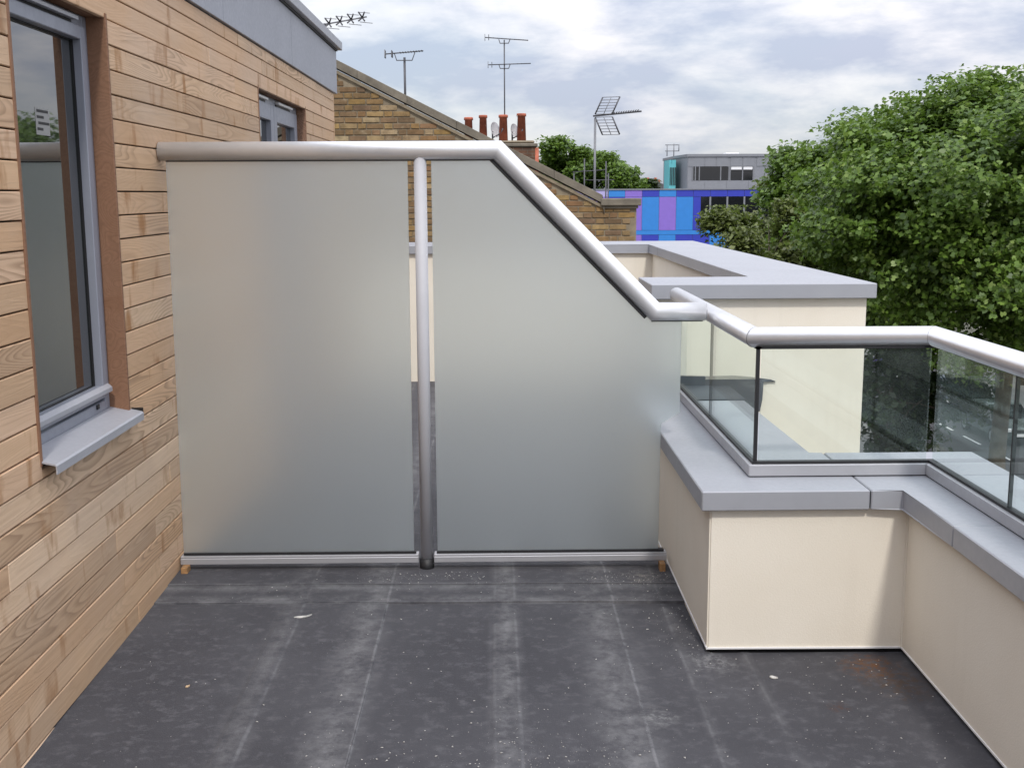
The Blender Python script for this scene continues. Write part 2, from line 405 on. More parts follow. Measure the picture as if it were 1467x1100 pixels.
# ------------------------------------------------------------------ ground and street
GZ = -8.0
def structure(o): o['kind'] = 'structure'; return o
structure(link('ground', box(-900, 900, -600, 1600, GZ-.4, GZ-.06), M['ground']))
structure(link('road', box(15.5, 22.1, -60, 320, GZ-.058, GZ), M['road']))
structure(link('pavement', box(9.0, 15.5, -60, 320, GZ-.05, GZ+.12, .01), M['pave']))
structure(link('pavement_far', box(22.1, 27.0, -60, 320, GZ-.05, GZ+.12, .01), M['pave']))
marks = thing('road_markings', (18.8, 45, GZ), None, None); structure(marks)
dash = box(18.74, 18.84, 0, 1.6, GZ+.002, GZ+.008)
for i in range(18):
    o = link('dash', dash, M['paint'], marks); o.location.y = 24 + i*2.7

# ------------------------------------------------------------------ terrace floor
def zf(x, y): return -.045 + .0138*(y-5) - .005*x
floor = thing('terrace_floor', (0, 3, zf(0, 3)), None, None); structure(floor)
def felt_sheet(name, xs, y0, y1, lift, ridges=(), ysteps=None):
    """roofing felt laid in y: cross profile over x with raised laps"""
    x0, x1 = xs; pts = [(x0, 0.0)]
    for c, w, h in ridges: pts += [(c-w-.012, 0.0), (c-w+.004, h), (c+w-.004, h), (c+w+.012, 0.0)]
    pts.append((x1, 0.0)); pts.sort()
    bm = newbm(); rows = []
    for y in np.linspace(y0, y1, 25):
        rows.append([bm.verts.new((x + .004*math.sin(y*3.1+x*9), y, zf(x, y)+lift+h+.0012*math.sin(y*5+x*7)*math.sin(x*11))) for x, h in pts])
    for a, b in zip(rows, rows[1:]):
        for i in range(len(a)-1): bm.faces.new((a[i], a[i+1], b[i+1], b[i]))
    r = bmesh.ops.extrude_face_region(bm, geom=list(bm.faces))
    for v in r['geom']:
        if isinstance(v, bmesh.types.BMVert): v.co.z += 0
    low = [v for v in bm.verts if v not in set(x for x in r['geom'] if isinstance(x, bmesh.types.BMVert))]
    for v in low: v.co.z -= .02
    return link(name, fin(bm), M['felt'], floor)
felt_sheet('felt_sheet', (.40, 1.60), -3, 4.075, 0.0, ((.69, .012, .002), (.93, .012, .002)))
felt_sheet('felt_sheet', (.40, .80), 4.075, 5.03, 0.0, ((.69, .012, .002),))
felt_sheet('felt_sheet', (-.56, .485), -3, 4.62, .005, ((.03, .042, .0025),))
felt_sheet('felt_sheet', (-1.50, -.465), -3, 4.62, .010, ((-.85, .035, .0025),))
def cross_strip(y0, y1, lift):
    bm = newbm(); xs = np.linspace(-1.46, .80, 14)
    def row(y, dz): return [bm.verts.new((x, y+.004*math.sin(x*6), zf(x, y)+lift+dz)) for x in xs]
    rr = [row(y0, -.02), row(y0, 0), row(y1, 0), row(y1, -.02)]
    for a, b in zip(rr, rr[1:]):
        for i in range(len(xs)-1): bm.faces.new((a[i], a[i+1], b[i+1], b[i]))
    return link('cross_lap', fin(bm), M['felt'], floor)
cross_strip(4.58, 4.80, .0135); cross_strip(4.785, 5.03, .018)
# neighbouring terrace behind the screen
bm = newbm()
def zn(y): return -.045 - .027*(y-5.03)
for (xa, xb, ya, yb) in ((-1.46, .82, 5.031, 6.40), (-1.46, 1.60, 6.40, 11.45)):
    v = [bm.verts.new(p) for p in ((xa, ya, zn(ya)), (xb, ya, zn(ya)), (xb, yb, zn(yb)), (xa, yb, zn(yb)))]; bm.faces.new(v)
    v2 = [bm.verts.new((q.co.x, q.co.y, q.co.z-.1)) for q in v]; bm.faces.new(v2[::-1])
    for i in range(4): bm.faces.new((v[i], v2[i], v2[(i+1) % 4], v[(i+1) % 4]))
link('neighbour_felt', fin(bm), M['felt'], floor)

# ------------------------------------------------------------------ building body under the terrace
body = prism([(-7, -3), (1.93, -3), (1.93, 4.60), (1.25, 4.60), (1.25, 6.36), (2.06, 6.36), (2.06, 12.18), (-7, 12.18)], GZ-.05, -.32)
tag(link('apartment_block', body, M['render']), 'cream rendered apartment block below the roof terrace', 'building')

# ------------------------------------------------------------------ parapet with coping, terrace side
par = thing('parapet_wall', (1.1, 4.2, 0), 'low cream rendered parapet stepping round the terrace under the glass balustrade', 'wall')
wall_poly = [(.79, 6.35), (.79, 4.07), (1.53, 4.07), (1.53, -3), (1.93, -3), (1.93, 4.60), (1.25, 4.60), (1.25, 6.35)]
def shrink(poly): return poly
bmw = newbm(); n = len(wall_poly)
lo = [bmw.verts.new((x, y, zf(min(x, 1.53), y)+.021 if x < 1.6 and y < 6 else -.2)) for x, y in wall_poly]
hi = [bmw.verts.new((x, y, .502)) for x, y in wall_poly]
bmw.faces.new(hi)
for i in range(n): bmw.faces.new((lo[i], lo[(i+1) % n], hi[(i+1) % n], hi[i]))
bmesh.ops.bevel(bmw, geom=[e for e in bmw.edges if abs((e.verts[0].co-e.verts[1].co).normalized().z) > .9], offset=.006, segments=2, affect='EDGES')
link('rendered_wall', fin(bmw), M['render'], par)
up_poly = [(.812, 6.33), (.812, 4.092), (1.552, 4.092), (1.552, -3), (1.90, -3), (1.90, 4.57), (1.22, 4.57), (1.22, 6.33)]
link('felt_upstand', prism(up_poly, -.31, .12), M['rubber'], par)
bd = newbm()   # white stop bead along the foot of the render
for (x0, x1, y0, y1) in ((.786, .792, 4.066, 6.34), (.786, 1.53, 4.064, 4.070), (1.526, 1.532, -3, 4.064)):
    vs = abox(bd, x0, x1, y0, y1, 0, .006)
    for v in vs: v.co.z += zf(min(v.co.x, 1.53), v.co.y)+.017
link('stop_bead', fin(bd), M['white'], par)
CT, CB = .576, .502
I = [(.752, 5.895), (.752, 4.035), (1.372, 4.035), (1.372, 4.655), (1.312, 4.655), (1.312, 5.895)]
link('coping', prism(I, CB, CT, .004), M['coping'], par)
I = [(1.377, 4.035), (1.495, 4.035), (1.495, 3.58), (2.005, 3.58), (2.005, 4.655), (1.377, 4.655)]
link('coping', prism(I, CB, CT, .004), M['coping'], par)
for ya, yb in ((1.55, 3.575), (-.55, 1.545), (-3, -.555)):
    link('coping', prism([(1.495, ya), (2.005, ya), (2.005, yb), (1.495, yb)], CB, CT, .004), M['coping'], par)
for q in ((1.370, 1.379, 4.045, 4.645), (1.505, 1.995, 3.573, 3.582)): link('coping_joint', box(*q, CB+.004, CT-.006), M['rubber'], par)

# ------------------------------------------------------------------ raised parapet of the neighbouring terrace
rp = thing('raised_parapet', (1.8, 9, 0), 'taller cream parapet with wide grey metal coping round the neighbouring terrace', 'wall')
link('rendered_wall', prism([(.905, 6.35), (2.087, 6.35), (2.087, 12.21), (-1.445, 12.21), (-1.445, 11.44), (1.575, 11.44), (1.575, 6.83), (.905, 6.83)], -.31, 1.074, .005), M['render'], rp)
B0, B1 = 1.074, 1.157
link('coping', prism([(.865, 6.30), (2.125, 6.30), (2.125, 7.428), (1.535, 7.428), (1.535, 6.875), (.865, 6.875)], B0, B1, .004), M['coping'], rp)
link('coping', prism([(1.535, 7.434), (2.125, 7.434), (2.125, 10.79), (1.535, 10.79)], B0, B1, .004), M['coping'], rp)
link('coping', prism([(1.535, 10.796), (2.125, 10.796), (2.125, 12.26), (-.2, 12.26), (-.2, 11.40), (1.535, 11.40)], B0, B1, .004), M['coping'], rp)
link('coping', prism([(-.205, 12.26), (-1.44, 12.26), (-1.44, 11.40), (-.205, 11.40)], B0, B1, .004), M['coping'], rp)
for q in ((1.545, 2.115, 7.426, 7.436), (1.545, 2.115, 10.788, 10.798)): link('coping_joint', box(*q, B0+.004, B1-.006), M['rubber'], rp)
# dark flashing dressed up the wall and over the end of the low coping
fb = newbm()
top = [(.80, .632), (.95, .636), (1.10, .640), (1.22, .634), (1.34, .637), (1.44, .628), (1.49, .622), (1.56, .612), (1.585, .602), (1.56, .600), (1.515, .598), (1.512, .50), (1.50, .43), (1.36, .43), (1.33, .47), (.80, .49)]
a = [fb.verts.new((x, 6.335+.003*math.sin(i*2.3), z)) for i, (x, z) in enumerate(top)]; b = [fb.verts.new((x, 6.349, z)) for x, z in top]
fb.faces.new(a); fb.faces.new(b[::-1])
for i in range(len(top)): fb.faces.new((a[i], b[i], b[(i+1) % len(top)], a[(i+1) % len(top)]))
abox(fb, .765, 1.318, 5.90, 6.336, .505, .582)
link('flashing', fin(fb), M['flash'], rp)

# ------------------------------------------------------------------ timber clad wall
XW = -1.443
tw = thing('timber_clad_wall', (XW, 4, 0), 'horizontal cedar board wall with grey framed window and metal roof fascia', 'wall')
WIN = (3.54, 4.40, .83, 2.307); DOOR = (7.18, 8.92, -.4, 2.307)
YA, YB = -3.0, 10.52
bk = newbm()
def back(y0, y1, z0, z1): abox(bk, XW-.30, XW-.028, y0, y1, z0, z1)
back(YA, WIN[0]-.02, -.35, 3.0); back(WIN[0]-.02, WIN[1]+.02, -.35, WIN[2]-.05); back(WIN[0]-.02, WIN[1]+.02, WIN[3]+.02, 3.0)
back(WIN[1]+.02, DOOR[0]-.02, -.35, 3.0); back(DOOR[0]-.02, DOOR[1]+.02, DOOR[3]+.02, 3.0); back(DOOR[1]+.02, YB-.01, -.35, 3.0)
link('backing_wall', fin(bk), M['dark'], tw)
rb = random.Random(5)
PITCHB = .0904
def board(y0, y1, z0, z1):
    dx = rb.uniform(-.0015, .0015)
    bm = newbm(); abox(bm, XW-.02+dx, XW+dx, y0, y1, z0, z1)
    me = fin(bm, 'board', .0024)
    link('board', me, M['cedar'], tw)
for k in range(-4, 26):
    z0 = .228 + PITCHB*k; z1 = z0+PITCHB-.0052
    if z1 > 2.556: z1 = 2.556
    spans = [(YA, YB)]
    def cut(sp, lo, hi):
        out = []
        for a, b in sp:
            if b <= lo or a >= hi: out.append((a, b)); continue
            if a < lo: out.append((a, lo))
            if b > hi: out.append((hi, b))
        return out
    if z1 > WIN[2] and z0 < WIN[3]-.01: spans = cut(spans, WIN[0]-.004, WIN[1]+.004)
    if z1 > DOOR[2] and z0 < DOOR[3]-.01: spans = cut(spans, DOOR[0]-.004, DOOR[1]+.004)
    if abs(z0-.7704) < .01: board(WIN[0]-.002, WIN[1]+.002, z0, .798)
    for a, b in spans:
        y = a; first = True
        while y < b-1e-4:
            L = rb.uniform(2.2, 4.6) if not first else rb.uniform(.9, 4.4)
            e = b if b-(y+L) < .5 else y+L
            board(y+(.0012 if not first else 0), e-(.0012 if e < b else 0), z0, z1); y = e; first = False
# corner trim at the far end
link('corner_trim', box(XW-.30, XW-.002, YB, YB+.03, -.35, 2.556, .002), M['cedar'], tw)
# reveals
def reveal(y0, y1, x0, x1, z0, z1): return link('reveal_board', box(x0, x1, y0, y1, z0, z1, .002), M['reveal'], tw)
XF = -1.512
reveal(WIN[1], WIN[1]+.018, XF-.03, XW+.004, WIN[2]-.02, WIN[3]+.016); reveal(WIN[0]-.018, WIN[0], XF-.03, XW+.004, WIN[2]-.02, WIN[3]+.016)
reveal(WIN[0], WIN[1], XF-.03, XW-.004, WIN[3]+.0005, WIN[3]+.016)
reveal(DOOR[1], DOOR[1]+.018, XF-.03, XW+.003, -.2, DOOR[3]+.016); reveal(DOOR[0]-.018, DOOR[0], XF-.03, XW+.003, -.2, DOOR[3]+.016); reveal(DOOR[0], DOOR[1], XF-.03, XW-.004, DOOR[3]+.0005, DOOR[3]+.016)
# window
win = part_empty('window', (XF, 3.97, .83), tw); win['label'] = 'grey metal framed window reflecting the sky and the glass screen'
def ring(y0, y1, z0, z1, w, x0, x1, bev=.003):
    bm = newbm()
    abox(bm, x0, x1, y0, y0+w, z0, z1); abox(bm, x0, x1, y1-w, y1, z0, z1); abox(bm, x0, x1, y0+w, y1-w, z0, z0+w); abox(bm, x0, x1, y0+w, y1-w, z1-w, z1)
    return fin(bm, 'ring', bev)
y0, y1, z0, z1 = WIN
link('outer_frame', ring(y0, y1, z0+.0, z1, .047, XF-.06, XF), M['frame'], win)
link('sash', ring(y0+.044, y1-.044, z0+.062, z1-.042, .048, XF-.052, XF+.010), M['frame'], win)
link('pane', box(XF-.035, XF-.027, y0+.088, y1-.088, z0+.105, z1-.086), M['winglass'], win)
link('glazing_bead', prism_y([(XF+.010, z0+.112), (XF+.026, z0+.098), (XF+.026, z0+.082), (XF+.010, z0+.078)], y0+.05, y1-.038), M['sill'], win)
gb = ring(y0+.088, y1-.088, z0+.106, z1-.088, .006, XF-.027, XF-.020, 0)
link('gasket', gb, M['rubber'], win)
link('trickle_vent', prism_y([(XF, z1-.012), (XF+.030, z1-.020), (XF+.030, z1-.032), (XF, z1-.030)], y0+.12, y1-.16), M['sill'], win)
link('vent_slot', box(XF-.001, XF+.004, y0+.12, y1-.16, z1-.046, z1-.031), M['rubber'], win)
link('drain_cap', box(XF, XF+.006, y1-.155, y1-.130, z0+.028, z0+.048, .002), M['rubber'], win)
# pressed metal sill
sp = [(XF+.002, .842), (XW+.045, .818), (XW+.051, .812), (XW+.051, .785), (XW+.047, .785), (XW+.047, .810), (XW+.043, .813), (XF+.002, .836)]
link('sill', prism_y(sp, y0-.012, y1+.03), M['sill'], win)
link('sill_end', box(XW+.003, XW+.049, y1+.0305, y1+.034, .788, .832, .001), M['dark'], win)
link('notice', box(XF-.0268, XF-.0262, 3.93, 4.05, 1.86, 1.95), M['paper'], win)
for k, (ya_, yb_) in enumerate(((3.94, 4.04), (3.94, 4.00), (3.95, 4.045), (3.94, 3.99))): link('notice_print', box(XF-.0260, XF-.0257, ya_, yb_, 1.935-.02*k, 1.944-.02*k), M['rubber'], win)
# balcony doors further along
dr = part_empty('balcony_door', (XF, 8, 0), tw)
y0, y1, z0, z1 = DOOR[0], DOOR[1], -.15, DOOR[3]
link('outer_frame', ring(y0, y1, z0, z1, .05, XF-.06, XF), M['frame'], dr)
for a, b in ((y0+.05, 7.955), (7.955, y1-.05)):
    link('leaf_frame', ring(a+.003, b-.003, z0+.05, z1-.05, .105, XF-.05, XF+.012), M['frame'], dr)
    link('pane', box(XF-.03, XF-.022, a+.10, b-.10, z0+.15, z1-.15), M['winglass'], dr)
    link('trickle_vent', box(XF, XF+.028, a+.12, b-.25, z1-.034, z1-.018, .003), M['white'], dr)
    link('vent_slot', box(XF, XF+.006, a+.12, b-.25, z1-.05, z1-.035), M['rubber'], dr)
link('pull_handle', tube([(XF+.05, y1-.12, 1.0), (XF+.05, y1-.12, 2.02)], .014, 10), M['white'], dr)
# fascia and roof edge
edges = [YA, -1.0, 1.1, 3.2, 4.2, 6.264, 8.33, 10.66]
for a, b in zip(edges, edges[1:]):
    link('fascia_panel', box(XW-.02, XW+.016, a+.002, b-.002, 2.562, 2.935, .002), M['fascia'], tw)
link('fascia_backing', box(XW-.5, XW-.021, YA, 10.64, 2.60, 2.93), M['dark'], tw)
link('coping_gap_shade', box(XW-.02, XW+.03, YA, 10.655, 2.9365, 2.950), M['rubber'], tw)  # black strip stands in for the shadow gap under the coping
for a, b in ((YA, .5), (.503, 4.5), (4.503, 8.6), (8.603, 10.72)):
    link('roof_coping', box(XW-.6, XW+.065, a, b, 2.9515, 3.025, .004), M['coping'], tw)
link('roof_deck', box(-7, XW-.605, YA, 10.6, 2.6, 2.95), M['slate'], tw)

# ------------------------------------------------------------------ frosted privacy screen
YS = 5.0
ps = thing('privacy_screen', (-.32, YS, 0), 'frosted glass privacy screen with satin aluminium rail dropping at an angle', 'screen')
RR = .0405; ZR, ZL = 1.842, 1.140
link('top_rail', tube([(XW+.004, YS, ZR), (.012, YS, ZR), (.705, YS, ZL), (.925, YS, ZL)], RR, 40), M['alu'], ps)
link('rail_end_cap', tube([(.9255, YS, ZL), (.932, YS, ZL)], .036, 24), M['alu_flat'], ps)
def gasket_line(path, w=.009):
    bm = newbm()
    for (xa, za), (xb, zb) in zip(path, path[1:]):
        d = Vector((xb-xa, 0, zb-za)).normalized(); nrm = Vector((d.z, 0, -d.x))
        if nrm.z > 0: nrm = -nrm
        vs = []
        for s in (0, 1):
            p = Vector((xa, YS, za)) if s == 0 else Vector((xb, YS, zb))
            for yy in (-w, w):
                for h in (RR-.012, RR+.0030): vs.append(bm.verts.new(p + nrm*h + Vector((0, yy, 0))))
        for f in ((0, 1, 3, 2), (4, 6, 7, 5), (0, 4, 5, 1), (2, 3, 7, 6), (1, 5, 7, 3), (0, 2, 6, 4)): bm.faces.new([vs[i] for i in f])
    return fin(bm)
link('rail_gasket', gasket_line([(XW+.03, ZR), (-.004, ZR), (.688, ZL), (.915, ZL)], .0085), M['rubber'], ps)
gt = ZR-RR+.01
gy0, gy1 = YS-.006, YS+.006
link('glass_panel', prism_y([(-1.425, .03), (-.380, .03), (-.376, gt), (-1.412, gt)], gy0, gy1), M['frosted'], ps)
link('glass_panel', prism_y([(-.272, .03), (.735, .03), (.738, .635), (.822, .690), (.822, ZL-RR+.008), (.69, ZL-RR+.008), (.003, gt), (-.274, gt)], gy0, gy1), M['frosted'], ps)
PX = -.322
link('post', tube([(PX, YS, .022), (PX, YS, ZR-.025)], .0275, 28), M['post'], ps)
link('post_foot', tube([(PX, YS, -.06), (PX, YS, .022)], .0335, 24), M['rubber'], ps)
for a, b in ((-1.436, -.358), (-.288, .772)):
    link('base_channel', box(a, b, YS-.03, YS+.03, .006, .034, .002), M['alu_flat'], ps)
    link('base_channel_lip', box(a+.0005, b-.0005, YS-.026, YS+.026, .0345, .043, .0015), M['alu_flat'], ps)
    link('channel_gasket', box(a+.012, b-.012, YS-.013, YS+.013, .0435, .0545), M['rubber'], ps)
tag(link('wood_packer', box(-1.424, -1.394, YS-.075, YS-.020, zf(-1.4, YS)+.005, .0055, .002), M['packer']), 'small brown wood packer under the screen channel beside the cedar boards', 'packer', 'packers under the screen')
tag(link('wood_packer', box(.735, .760, YS-.075, YS-.020, zf(.75, YS)+.008, .0055, .002), M['packer']), 'small brown wood packer under the screen channel beside the cream parapet', 'packer', 'packers under the screen')

# ------------------------------------------------------------------ clear glass balustrade
bal = thing('glass_balustrade', (1.3, 4.3, CT), 'clear glass balustrade with round aluminium handrail standing on the low parapet', 'balustrade')
ZH = 1.113; GX1, GX2, GY = .998, 1.682, 4.272
link('handrail', tube([(.985, 6.17, ZH), (.985, 4.288, ZH), (1.672, 4.288, ZH), (1.672, -3, ZH)], .0385, 40), M['alu'], bal)
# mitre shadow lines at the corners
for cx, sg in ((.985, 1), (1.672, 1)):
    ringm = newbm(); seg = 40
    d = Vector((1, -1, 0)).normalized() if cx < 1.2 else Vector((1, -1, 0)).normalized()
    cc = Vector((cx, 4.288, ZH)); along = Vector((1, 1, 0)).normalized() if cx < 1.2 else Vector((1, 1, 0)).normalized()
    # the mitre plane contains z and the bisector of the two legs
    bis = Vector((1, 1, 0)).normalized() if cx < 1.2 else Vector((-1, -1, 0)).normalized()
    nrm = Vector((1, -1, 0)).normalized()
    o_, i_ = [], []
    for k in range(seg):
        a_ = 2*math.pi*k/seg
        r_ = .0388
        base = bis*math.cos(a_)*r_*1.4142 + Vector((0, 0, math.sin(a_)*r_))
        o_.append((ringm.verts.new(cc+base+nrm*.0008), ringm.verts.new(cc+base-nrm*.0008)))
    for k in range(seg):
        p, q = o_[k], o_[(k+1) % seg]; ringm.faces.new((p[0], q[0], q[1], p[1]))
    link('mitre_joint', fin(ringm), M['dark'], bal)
gz0, gz1 = CT+.03, ZH-.030
T = .006
def pane(x0, x1, y0, y1): return link('glass_panel', box(x0, x1, y0, y1, gz0, gz1), M['clear'], bal)
pane(GX1-T, GX1+T, 5.20, 6.14); pane(GX1-T, GX1+T, 4.283, 5.19)
pane(1.012, 1.660, GY-T, GY+T)
pane(GX2-T, GX2+T, 3.595, 4.245); pane(GX2-T, GX2+T, 1.75, 3.585); pane(GX2-T, GX2+T, -.1, 1.74); pane(GX2-T, GX2+T, -2.9, -.11)
def seam(x0, x1, y0, y1): return link('panel_seal', box(x0, x1, y0, y1, gz0, gz1), M['rubber'], bal)
seam(GX1-.0062, GX1+.0062, 5.191, 5.199); seam(.9918, 1.0045, 4.2660, 4.2822); seam(GX2-.0062, GX2+.0062, 3.586, 3.594); seam(GX2-.0062, GX2+.0062, 1.741, 1.749)
# base shoe: two legs of channel with a mitre at each corner, over a thin black strip painting the shadow gap
S0, S1 = CT+.004, CT+.048; w = .029
def shoe(poly, name='base_channel', z0=S0, z1=S1, mat='alu_flat', bev=.002): return link(name, prism(poly, z0, z1, bev), M[mat], bal)
ox, oy = GX1, GY
shoe([(ox-w, 6.16), (ox-w, oy-w), (ox+w, oy+w), (ox+w, 6.16)])
shoe([(ox-w+.0004, oy-w), (GX2-w, oy-w), (GX2+w, oy+w), (ox+w+.0004, oy+w)])
shoe([(GX2-w, oy-w-.0004), (GX2-w, -2.95), (GX2+w, -2.95), (GX2+w, oy+w-.0004)])
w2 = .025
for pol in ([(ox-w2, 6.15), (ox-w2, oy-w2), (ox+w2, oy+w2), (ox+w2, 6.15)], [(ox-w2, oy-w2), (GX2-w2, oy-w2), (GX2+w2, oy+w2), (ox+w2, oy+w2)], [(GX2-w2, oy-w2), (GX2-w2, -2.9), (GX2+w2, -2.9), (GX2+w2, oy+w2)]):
    shoe(pol, 'shoe_gap_shade', CT+.0005, S0-.0005, 'rubber', 0)
w3 = .013
for pol in ([(ox-w3, 6.15), (ox-w3, oy-w3), (ox+w3, oy+w3), (ox+w3, 6.15)], [(ox-w3, oy-w3), (GX2-w3, oy-w3), (GX2+w3, oy+w3), (ox+w3, oy+w3)], [(GX2-w3, oy-w3), (GX2-w3, -2.9), (GX2+w3, -2.9), (GX2+w3, oy+w3)]):
    shoe(pol, 'channel_gasket', S1+.0005, S1+.010, 'rubber', 0)
for pth in ([(GX1, 6.1), (GX1, GY)], [(GX1, GY), (GX2, GY)], [(GX2, GY), (GX2, -2.9)]):
    (xa, ya), (xb, yb) = pth
    link('rail_gasket', box(min(xa, xb)-.010, max(xa, xb)+.010, min(ya, yb)-.010, max(ya, yb)+.010, ZH-.0425, ZH-.034), M['rubber'], bal)

# ------------------------------------------------------------------ debris on the floor
def chips(n, seed, name, mat, spots, smin, smax):
    r = np.random.default_rng(seed); V = []; F = []
    tet = np.array([(1, 0, 0), (-.5, .87, 0), (-.5, -.87, 0), (.1, .1, .55), (0, 0, -.2)]); tf = np.array([(0, 1, 3), (1, 2, 3), (2, 0, 3), (1, 0, 4), (2, 1, 4), (0, 2, 4)])
    i = 0
    while i < n:
        s = spots[r.integers(len(spots))]
        if s is None: x, y = r.uniform(-1.4, 1.5), r.uniform(2.4, 4.95)
        else: x, y = r.normal(s[0], s[2]), r.normal(s[1], s[3])
        if y > 4.05 and x > .77: continue
        if x > 1.51 or x < -1.42 or y > 4.95: continue
        sz = smin*(smax/smin)**(r.random()**2.2)
        a = r.uniform(0, 6.28); q = tet*np.array([sz*r.uniform(.6, 1.7), sz*r.uniform(.4, .9), sz*.8])
        c, sn = math.cos(a), math.sin(a); q = np.stack([q[:, 0]*c-q[:, 1]*sn, q[:, 0]*sn+q[:, 1]*c, q[:, 2]], 1)
        lift = .019 if y > 4.78 else .0145 if y > 4.58 else .011 if x < -.465 else .006 if x < .485 else .001
        if abs(x-.03) < .05 or abs(x+.85) < .045: lift += .0025
        V.append(q+np.array([x, y, zf(x, y)+lift+sz*.1])); F.append(tf+5*i); i += 1
    o = link(name, mesh_np(name, np.concatenate(V), np.concatenate(F)), mat)
    return o
o = chips(2600, 3, 'debris_specks', M['chip'], [None, None, None, (.0, 3.1, .22, .20), (.0, 3.15, .22, .18), (.12, 3.0, .18, .14), (.12, 3.0, .14, .1), (.1, 3.1, .3, .2), (.70, 4.3, .05, .3), (-.1, 3.2, .35, .3), (.6, 4.85, .12, .05), (1.2, 3.7, .25, .3), (-.3, 4.87, .2, .05)], .0010, .0056)
tag(o, 'scattered white plaster specks and crumbs over the dark roofing felt', 'debris', kind='stuff')
def flake(x, y, L, W, a, mat, label, cat, bend=.2):
    bm = newbm(); N = 6; top = []; bot = []
    for i in range(N+1):
        t = i/N-.5; ww = W*(1-(2*t)**2*.8); cx, cy = t*L, bend*L*(t*t)
        top.append((cx, cy+ww/2)); bot.append((cx, cy-ww/2))
    poly = top + bot[::-1]; c, s = math.cos(a), math.sin(a)
    lift = .011 if x < -.465 else .006 if x < .485 else .001
    z = zf(x, y)+lift
    A = [bm.verts.new((x+px*c-py*s, y+px*s+py*c, z+.0005)) for px, py in poly]; B = [bm.verts.new((x+px*c-py*s, y+px*s+py*c, z+.005+.002*math.sin(i))) for i, (px, py) in enumerate(poly)]
    bm.faces.new(A[::-1]); bm.faces.new(B)
    for i in range(len(poly)): bm.faces.new((A[i], A[(i+1) % len(poly)], B[(i+1) % len(poly)], B[i]))
    tag(link('paint_flake' if mat == 'chip' else 'wood_sliver', fin(bm), M[mat]), label, cat)
flake(.99, 3.845, .030, .014, -.4, 'chip', 'largest white plaster flake on the felt in front of the parapet step', 'flake')
flake(-.79, 4.42, .075, .010, .45, 'chip', 'curved pale shaving lying on the felt near the screen', 'shaving', .5)
flake(-.99, 4.80, .030, .009, -.3, 'chip', 'short white shaving just below the screen channel', 'shaving', .5)
flake(-1.09, 3.78, .018, .006, .9, 'sliver', 'tiny orange wood sliver on the felt by the cedar wall', 'sliver')

# ------------------------------------------------------------------ brick gable
GYF = 14.8
gab = thing('brick_gable', (0, GYF, GZ), 'old yellow stock brick gable wall with sloping stone coping', 'wall')
SL = (1.631-3.344)/(1.41+1.997)
def rake(x): return 1.631+SL*(x-1.41) if x < 1.41 else 1.50
link('mortar_wall', prism_y([(-4.2, GZ), (1.826, GZ), (1.826, 1.50), (1.41, 1.50), (1.41, rake(1.40)-.13), (-4.2, rake(-4.2)-.13)], GYF+.012, GYF+.34), M['mortar'], gab)
br_meshes = []
for i in range(8):
    bm = newbm(); L, H, D = .212, .061, .10
    vs = abox(bm, -L/2, L/2, 0, D, -H/2, H/2)
    for v in bm.verts: v.co += Vector((rb.uniform(-.004, .004), rb.uniform(-.004, .003), rb.uniform(-.003, .003)))
    me = fin(bm, 'brick', .004); me.materials.append(M['brick']); br_meshes.append(me)
    bm = newbm(); vs = abox(bm, -.0505, .0505, 0, D, -H/2, H/2)
    for v in bm.verts: v.co += Vector((rb.uniform(-.003, .003), rb.uniform(-.004, .003), rb.uniform(-.003, .003)))
    me = fin(bm, 'brick', .004); me.materials.append(M['brick']); br_meshes.append(me)
def px(x, y, z):
    v = Vector((x, y, z-CAMZ)); f = fw.normalized(); d = v.dot(f)
    return 733.5+FPX*v.dot(right)/d, 550-FPX*v.dot(up)/d
singles = []; rest = []
course = .0755; nb = 0
z = -.2; row = 0
while z < 4.6:
    x = -4.15 + (0 if row % 2 else .05); j = 0
    while x < 1.826:
        head = (j % 2 == row % 2) and (row % 3 != 1)      # flemish-like mix
        L = .1125 if head else .225
        xe = x+L
        if xe-.01 > 1.83: break
        zt = z+.037
        lim = min(rake(x)-.135, rake(xe)-.135) if xe < 1.41 else 1.50
        if zt < lim:
            cx, cz = x+L/2, z
            u, v_ = px(cx, GYF, cz)
            vis = (v_ < 352 and 470 < u < 925) and ((v_ < 208 and u < 740) or (u > 735 and v_ < 205+(u-720)*1.02+22) or (582 < u < 626))
            (singles if vis and len(singles) < 300 else rest).append((cx, cz, head))
        x = xe; j += 1
    z += course; row += 1
def brick_ob(cx, cz, head):
    i = rb.randrange(8)*2 + (1 if head else 0)
    o = bpy.data.objects.new('brick', br_meshes[i]); C.objects.link(o); o.parent = gab; o.matrix_parent_inverse = parent_world(gab).inverted()
    o.location = (cx, GYF + rb.uniform(-.004, .004), cz); o.rotation_euler = (0, rb.uniform(-.008, .008), 0)
for s in singles: brick_ob(*s)
bm = newbm()
for cx, cz, head in rest:
    h = .0505 if head else .1075; abox(bm, cx-h, cx+h, GYF+rb.uniform(-.003, .003), GYF+.1, cz-.032, cz+.032)
tag(link('brick_courses', fin(bm), M['brick'], gab), None, kind='stuff')
